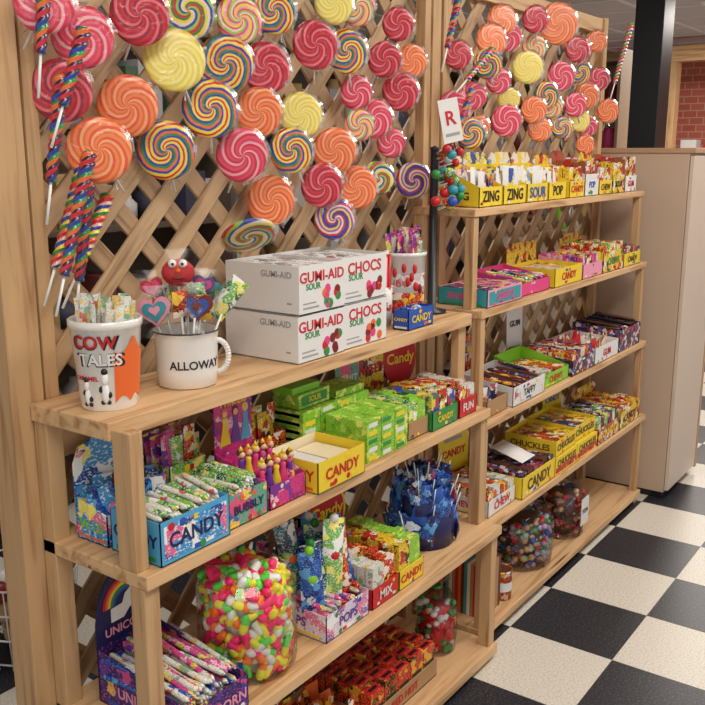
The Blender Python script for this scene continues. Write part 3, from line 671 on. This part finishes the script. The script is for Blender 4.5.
def bag(name,x,y,zz,w,d,h,cols,n=160,tie=red,label=None):
    mb=MB(name,(x,y,zz+.0005))
    prof=[(.4,0),(.5,.02),(.52,.3),(.5,.6),(.38,.78),(.12,.86),(.10,.88),(.22,.96),(.34,1.0)]
    seg=28; vs=[];fs=[]
    for r_,t in prof:
        for i in range(seg):
            a_=2*math.pi*i/seg; k=1+.07*math.cos(9*a_+t*5)*(1 if t>.1 else 0); vs.append((r_*k*w*math.cos(a_),r_*k*d*math.sin(a_),t*h))
    for j in range(len(prof)-1):
        for i in range(seg):
            i2=(i+1)%seg; fs.append((j*seg+i,j*seg+i2,(j+1)*seg+i2,(j+1)*seg+i))
    mb.add(vs,fs,CLEAR,None,True)
    for i in range(n):
        a_=ru(0,6.28); rr=.46*math.sqrt(ru(.4,1)); mb.sphere((rr*w*math.cos(a_),rr*d*math.sin(a_),ru(.03,.66)*h),ru(.008,.012),random.choice(cols),sc=(1.2,1,.9),seg=8)
    mb.lathe([(.36,.01*1),(.38,h*.6)],cols[0],seg=12,M=Matrix.Diagonal((w,d,1,1)))
    mb.lathe([(.115*w,h*.85),(.13*w,h*.86),(.13*w,h*.885),(.115*w,h*.89)],tie,seg=16,cap=False)
    if label:
        mb.box(-.035,.035,-d*.56,-d*.56+.001,h*.2,h*.6,white); mb.text(label,.024,(0,-d*.56-.001,h*.4),black)
    mb.done()
bag('candy_bag',2.055,1.17,z,.115,.11,.22,[red,green,wrapr,white,green],n=130,tie=green)
# ===== unit 2
z=1.295
def zt(x,w,art_,tx,tc_):
    tray('candy_pouch_display',x,x+w,1.175,1.31,z,.055,yellow,'pouches',[white,art_,white,art_],ch=.10,hb=.115,txt=tx,tsize=w*.3,tmat=tc_,left=yellow,header=(.150,art_,None),decal=[white,orange,yellow]).done()
zt(2.25,.14,art('z1',C(226,226,222),[C(40,70,150),C(220,110,50)],36,.5),'ZING',black); zt(2.40,.15,art('z2',C(236,214,90),[C(226,226,222),C(60,80,150)],36,.5),'ZING',black)
zt(2.56,.15,art('z3',C(222,222,218),[C(80,145,190),C(236,200,60)],36,.5),'SOUR',blue); zt(2.72,.14,art('z4',C(226,226,226),[C(190,60,60),C(236,200,60)],36,.5),'POP',black)
for i in range(5):
    x=2.89+i*.135; mm=art('zz%d'%(i%3),[C(236,208,60),C(150,96,56),C(228,222,212)][i%3],[C(228,226,222),C(120,60,30),C(190,50,50)],36,.5)
    tray('candy_pouch_display',x,x+.128,1.175,1.31,z,[.055,.075,.05,.065,.06][i],[yellow,white,yellow,wrapy,white][i],'packs',[mm,wrapy,mm],ch=[.10,.12,.09,.11,.125][i],hb=.11,txt=['CANDY','POP','CHEW','SOUR','GUM'][i],tsize=.03,tmat=[red,blue,brown,black,red][i],header=([.14,.155,.13,.15,.14][i],mm,None)).done()
z=1.016
tray('candy_tray',2.25,2.475,1.14,1.30,z,.05,lpink,'flat',[wrapp,wrapk,teal],ch=.055,lab=teal,left=teal,txt='SWEETS',tsize=.03,tmat=pink).done()
tray('candy_tray',2.49,2.70,1.15,1.315,z,.04,pink,'sticks',[wrapg,wrapp,wrapk],ch=.05,hb=.07).done()
yb=tray('candy_display_box',2.72,2.95,1.14,1.31,z,.06,yellow,'flat',[wrapw,wrapr,wrapy],ch=.055,hb=.06,txt='CANDY',tsize=.034,tmat=red); yb.box(0,.23,.172,.175,.06,.13,wrapy); yb.done()
tray('candy_tray',2.96,3.14,1.14,1.31,z,.05,lpink,'packs',[wrapp,wrapy],ch=.08,hb=.075).done()
tray('candy_box_display',3.15,3.36,1.14,1.31,z,.075,wrapy,'packs',[wrapr,wrapg],ch=.10,txt='CHEWS',tsize=.035,tmat=green,header=(.13,wrapy,None)).done()
tray('candy_box_display',3.37,3.56,1.14,1.31,z,.05,yellow,'packs',[wrapk,wrapr],ch=.07,txt='CANDY',tsize=.03,tmat=brown).done()
z=.695
tray('candy_tray',2.40,2.63,1.12,1.30,z,.06,white,'sticks',[wrapk,wrapr,brown],ch=.065,hb=.08,lab=artw,txt='TAFFY',tsize=.03,tmat=black).done()
tray('candy_tray',2.64,2.85,1.13,1.31,z,.045,lime,'flat',[wrapr,wrapk,wrapw],ch=.05,hb=.09,txt='CHEWY',tsize=.03,tmat=red).done()
tray('candy_tray',2.86,3.06,1.12,1.31,z,.055,wrapk,'packs',[wrapr,wrapk,wrapw],ch=.08,hb=.07).done()
tray('candy_tray',3.07,3.31,1.12,1.31,z,.06,white,'pouches',[wrapr,wrapw,red],ch=.08,hb=.07,txt='GUM',tsize=.035,tmat=red).done()
tray('candy_tray',3.32,3.56,1.12,1.31,z,.085,wrapk,'sticks',[wrapk,brown,black],ch=.10,hb=.10).done()
tray('candy_tray',2.25,2.38,1.13,1.30,z,.05,kraft,'pouches',[wrapw,wrapk],ch=.07).done()
sign(2.53,1.325,z,.15,.18,artr,'TAFFY',white,sz=.035); sign(2.86,1.335,z+.0,.10,.27,white,'GUM',black,sz=.03)
z=.387
tray('candy_box_display',2.26,2.44,1.12,1.30,z,.05,white,'packs',[wrapr,wrapw],ch=.075,txt='CHEW',tsize=.035,tmat=red).done()
tray('candy_tray',2.45,2.70,1.10,1.30,z,.07,yellow,'packs',[wrapk,brown,wrapk],ch=.08,txt='CANDY',tsize=.05,tmat=brown).done()
for i in range(2):
    closed('jelly_candy_box',2.71+i*.19,2.895+i*.19,1.10,1.29,z,.06,yellow,'CHUCKLES',.032,brown,band=red).done(bevel=.001)
    tray('jelly_candy_box',2.715+i*.188,2.90+i*.188,1.105+.012*i,1.29+.01*i,z+.062,.055,yellow,'flat',[wrapy,wrapk,wrapr],ch=.05,txt='CHUCKLES',tsize=.032,tmat=brown,hb=.06,rz=.03*(1-2*i)).done()
tray('candy_tray',3.10,3.32,1.10,1.29,z,.06,wrapr,'packs',[wrapg,wrapk],ch=.10,txt='CANDY',tsize=.04,tmat=yellow).done()
tray('candy_tray',3.33,3.56,1.10,1.29,z,.07,wrapy,'packs',[wrapy,wrapr],ch=.085,txt='CANDY',tsize=.04,tmat=brown,header=(.13,wrapy,None)).done()
bxw=MB('white_wrapped_pack',(2.58,1.14,z+.09)); bxw.pouch(.10,.12,.03,white,R(math.radians(-75))); bxw.done()
sign(2.42,1.325,z,.16,.2,yellow,'CANDY',red,sz=.035); sign(3.2,1.325,z,.14,.2,yellow,'CANDY',blue,sz=.03)
z=.055
pastel=[plain('candy_lilac',C(190,150,190),.4),plain('candy_tan',C(200,160,110),.4),plain('candy_mint',C(150,200,160),.4)]
bag('candy_bag',2.72,1.22,z,.24,.21,.25,[brown,red,pastel[0],blue,green,wrapk]+pastel+pastel,n=420,tie=red); bag('candy_bag',3.02,1.20,z,.17,.17,.26,[brown,wrapk,red,pastel[1]],n=220,label='YON')
st=MB('striped_candy_box',(2.26,1.13,z+.0005))
for i in range(16): st.box(0,.12,i*.0105,(i+1)*.0105,0,.17,[brown,orange,red,kraft,cream,teal][i%6])
for i in range(8): st.box(i*.015,(i+1)*.015,-.001,0,0,.17,[red,kraft,brown,orange,white][i%5])
st.done()
cn=MB('candy_can',(2.43,1.15,z+.0005)); cn.lathe([(.001,0),(.034,0),(.034,.09),(.036,.092),(.036,.097),(.032,.097),(.031,.09)],wrapr,seg=28,cap=False); cn.lathe([(.0345,.03),(.0345,.06)],white,seg=28,cap=False); cn.lathe([(.001,.095),(.033,.095)],brown,seg=20,cap=False); cn.done()
# ------------------------------------------------------------ background store
rk=MB('merchandise_rack',(.6,2.9,0)); dk=plain('rack_dark',C(92,78,68),.6)
for zz in (.35,.75,1.15,1.55,1.95): rk.box(0,5,0,.35,zz-.02,zz,dk)
for x in (0,1.25,2.5,3.75,4.98): rk.box(x,x+.03,0,.35,0,2.0,dk)
rk.box(0,5,.35,.37,0,2.0,dk)
mut=[plain('mut%d'%i,c,.6) for i,c in enumerate([C(130,60,60),C(150,150,150),C(90,110,120),C(170,140,90),C(60,80,60),C(200,195,190),C(60,60,80),C(120,90,60)])]
for zz in (.35,.75,1.15,1.55):
    x=.05
    while x<4.8:
        w=ru(.06,.2);h=ru(.1,.28)
        if rnd()<.5: rk.box(x,x+w*.9,.05,.3,zz,zz+h,random.choice(mut))
        else: rk.lathe([(w*.4,zz),(w*.42,zz+h*.7),(w*.2,zz+h*.9),(w*.2,zz+h)],random.choice(mut),c=(x+w*.45,.15,0),seg=12)
        x+=w
rk.done()
wbk=MB('wire_basket',(1.42,2.2,0)); wm=plain('white_wire',C(215,215,215),.3)
for zz in (.02,.1,.18,.26):
    for i in range(20):
        a0=2*math.pi*i/20;a1=2*math.pi*(i+1)/20;r_=.13+.1*zz; wbk.rod((r_*math.cos(a0),r_*math.sin(a0),zz),(r_*math.cos(a1),r_*math.sin(a1),zz),.003,wm,seg=6)
for i in range(20):
    a0=2*math.pi*i/20; wbk.rod((.13*math.cos(a0),.13*math.sin(a0),0.003),(.156*math.cos(a0),.156*math.sin(a0),.26),.002,wm,seg=6)
for i in range(30): a_=ru(0,6.28);rr=ru(0,.1); wbk.sphere((rr*math.cos(a_),rr*math.sin(a_),ru(.05,.24)),.033,random.choice([white,grey,kraft,dkred]),seg=10)
wbk.done()
pl=MB('black_column',(5.5,1.72,0)); pl.box(0,.2,0,.17,0,2.5,black); pl.box(-.02,.22,-.02,.19,0,.12,black); pl.box(-.015,.215,-.015,.185,2.4,2.5,black); pl.done(bevel=.004)
bm=MB('wooden_beam_frame',(9.0,0,0)); bm.box(0,.15,-2,2.85,2.27,2.41,WY); bm.box(0,.15,2.66,2.85,0,2.27,WZ); bm.done(bevel=.004)
js=MB('jar_shelf',(6.0,2.15,0)); jw=plain('shelf_tan',C(170,140,110),.6)
for zz in (.6,1.0,1.4,1.72,2.04): js.box(0,.3,0,1.0,zz-.02,zz,jw)
js.box(.3,.32,0,1.0,0,2.1,jw); js.box(0,.3,-.02,0,0,2.1,jw); js.box(0,.3,1,1.02,0,2.1,jw)
for zz in (1.0,1.4,1.72):
    for i in range(7): js.lathe([(.05,zz),(.055,zz+.14),(.035,zz+.18),(.04,zz+.2)],random.choice([red,white,mut[3],dkred,white,silver,pink]),c=(.12,.08+i*.135,0),seg=14)
js.done()
js3=MB('retail_shelf',(9.4,3.0,0))
for zz in (.6,1.0,1.3): js3.box(0,.3,-1.6,1.5,zz-.02,zz,jw)
js3.box(.3,.32,-1.6,1.5,0,1.4,jw)
for zz in (1.0,1.3):
    for i in range(14): js3.box(.05,.22,-1.55+i*.22,-1.4+i*.22,zz,zz+ru(.15,.27),random.choice([red,white,mut[3],blue,white,green,pink]))
js3.done()
js2=MB('display_counter',(4.6,1.75,0)); js2.box(0,.8,0,.5,0,1.0,cm); js2.box(-.02,.82,-.02,.52,1.0,1.03,ce2)
for i in range(8): js2.lathe([(.03,1.03),(.03,1.15),(.012,1.19),(.014,1.22)],random.choice(ALLC),c=(.1+i*.08,ru(.1,.4),0),seg=12)
js2.done()
# ------------------------------------------------------------ lights
def area(name,loc,sx,sy,p,c=(1,.94,.86)):
    L=bpy.data.lights.new(name,'AREA'); L.shape='RECTANGLE'; L.size=sx; L.size_y=sy; L.energy=p; L.color=c
    o=bpy.data.objects.new(name,L); o.location=(loc[0],loc[1],2.465); col.objects.link(o)
    fx=MB('ceiling_light_fixture',(loc[0],loc[1],2.47)); fx.box(-sx/2-.03,sx/2+.03,-sy/2-.03,sy/2+.03,.0,.02,plain('fixture_white',C(240,240,240),.4))
    fx.done()
area('ceiling_lamp_1',(.3,.1,2.46),1.2,.6,33); area('ceiling_lamp_2',(2.4,.1,2.46),1.2,.6,33); area('ceiling_lamp_3',(4.6,.3,2.46),1.2,.6,30)
area('ceiling_lamp_4',(2.2,2.2,2.46),1.2,.6,20); area('ceiling_lamp_5',(7.6,1.6,2.46),1.2,.6,100)
w=bpy.data.worlds.new('world'); scene.world=w; w.use_nodes=True; w.node_tree.nodes['Background'].inputs[0].default_value=(1,.97,.94,1); w.node_tree.nodes['Background'].inputs[1].default_value=.85
# ------------------------------------------------------------ camera
cd=bpy.data.cameras.new('camera'); cd.sensor_width=36; cd.sensor_fit='HORIZONTAL'; cd.lens=36*900/705; cd.clip_start=.05
co=bpy.data.objects.new('camera',cd); col.objects.link(co); co.location=(0,0,1.45)
ya=math.radians(35.5);tt=math.atan(202/900)
d=Vector((math.cos(ya)*math.cos(tt),math.sin(ya)*math.cos(tt),-math.sin(tt)))
co.rotation_euler=d.to_track_quat('-Z','Y').to_euler(); scene.camera=co
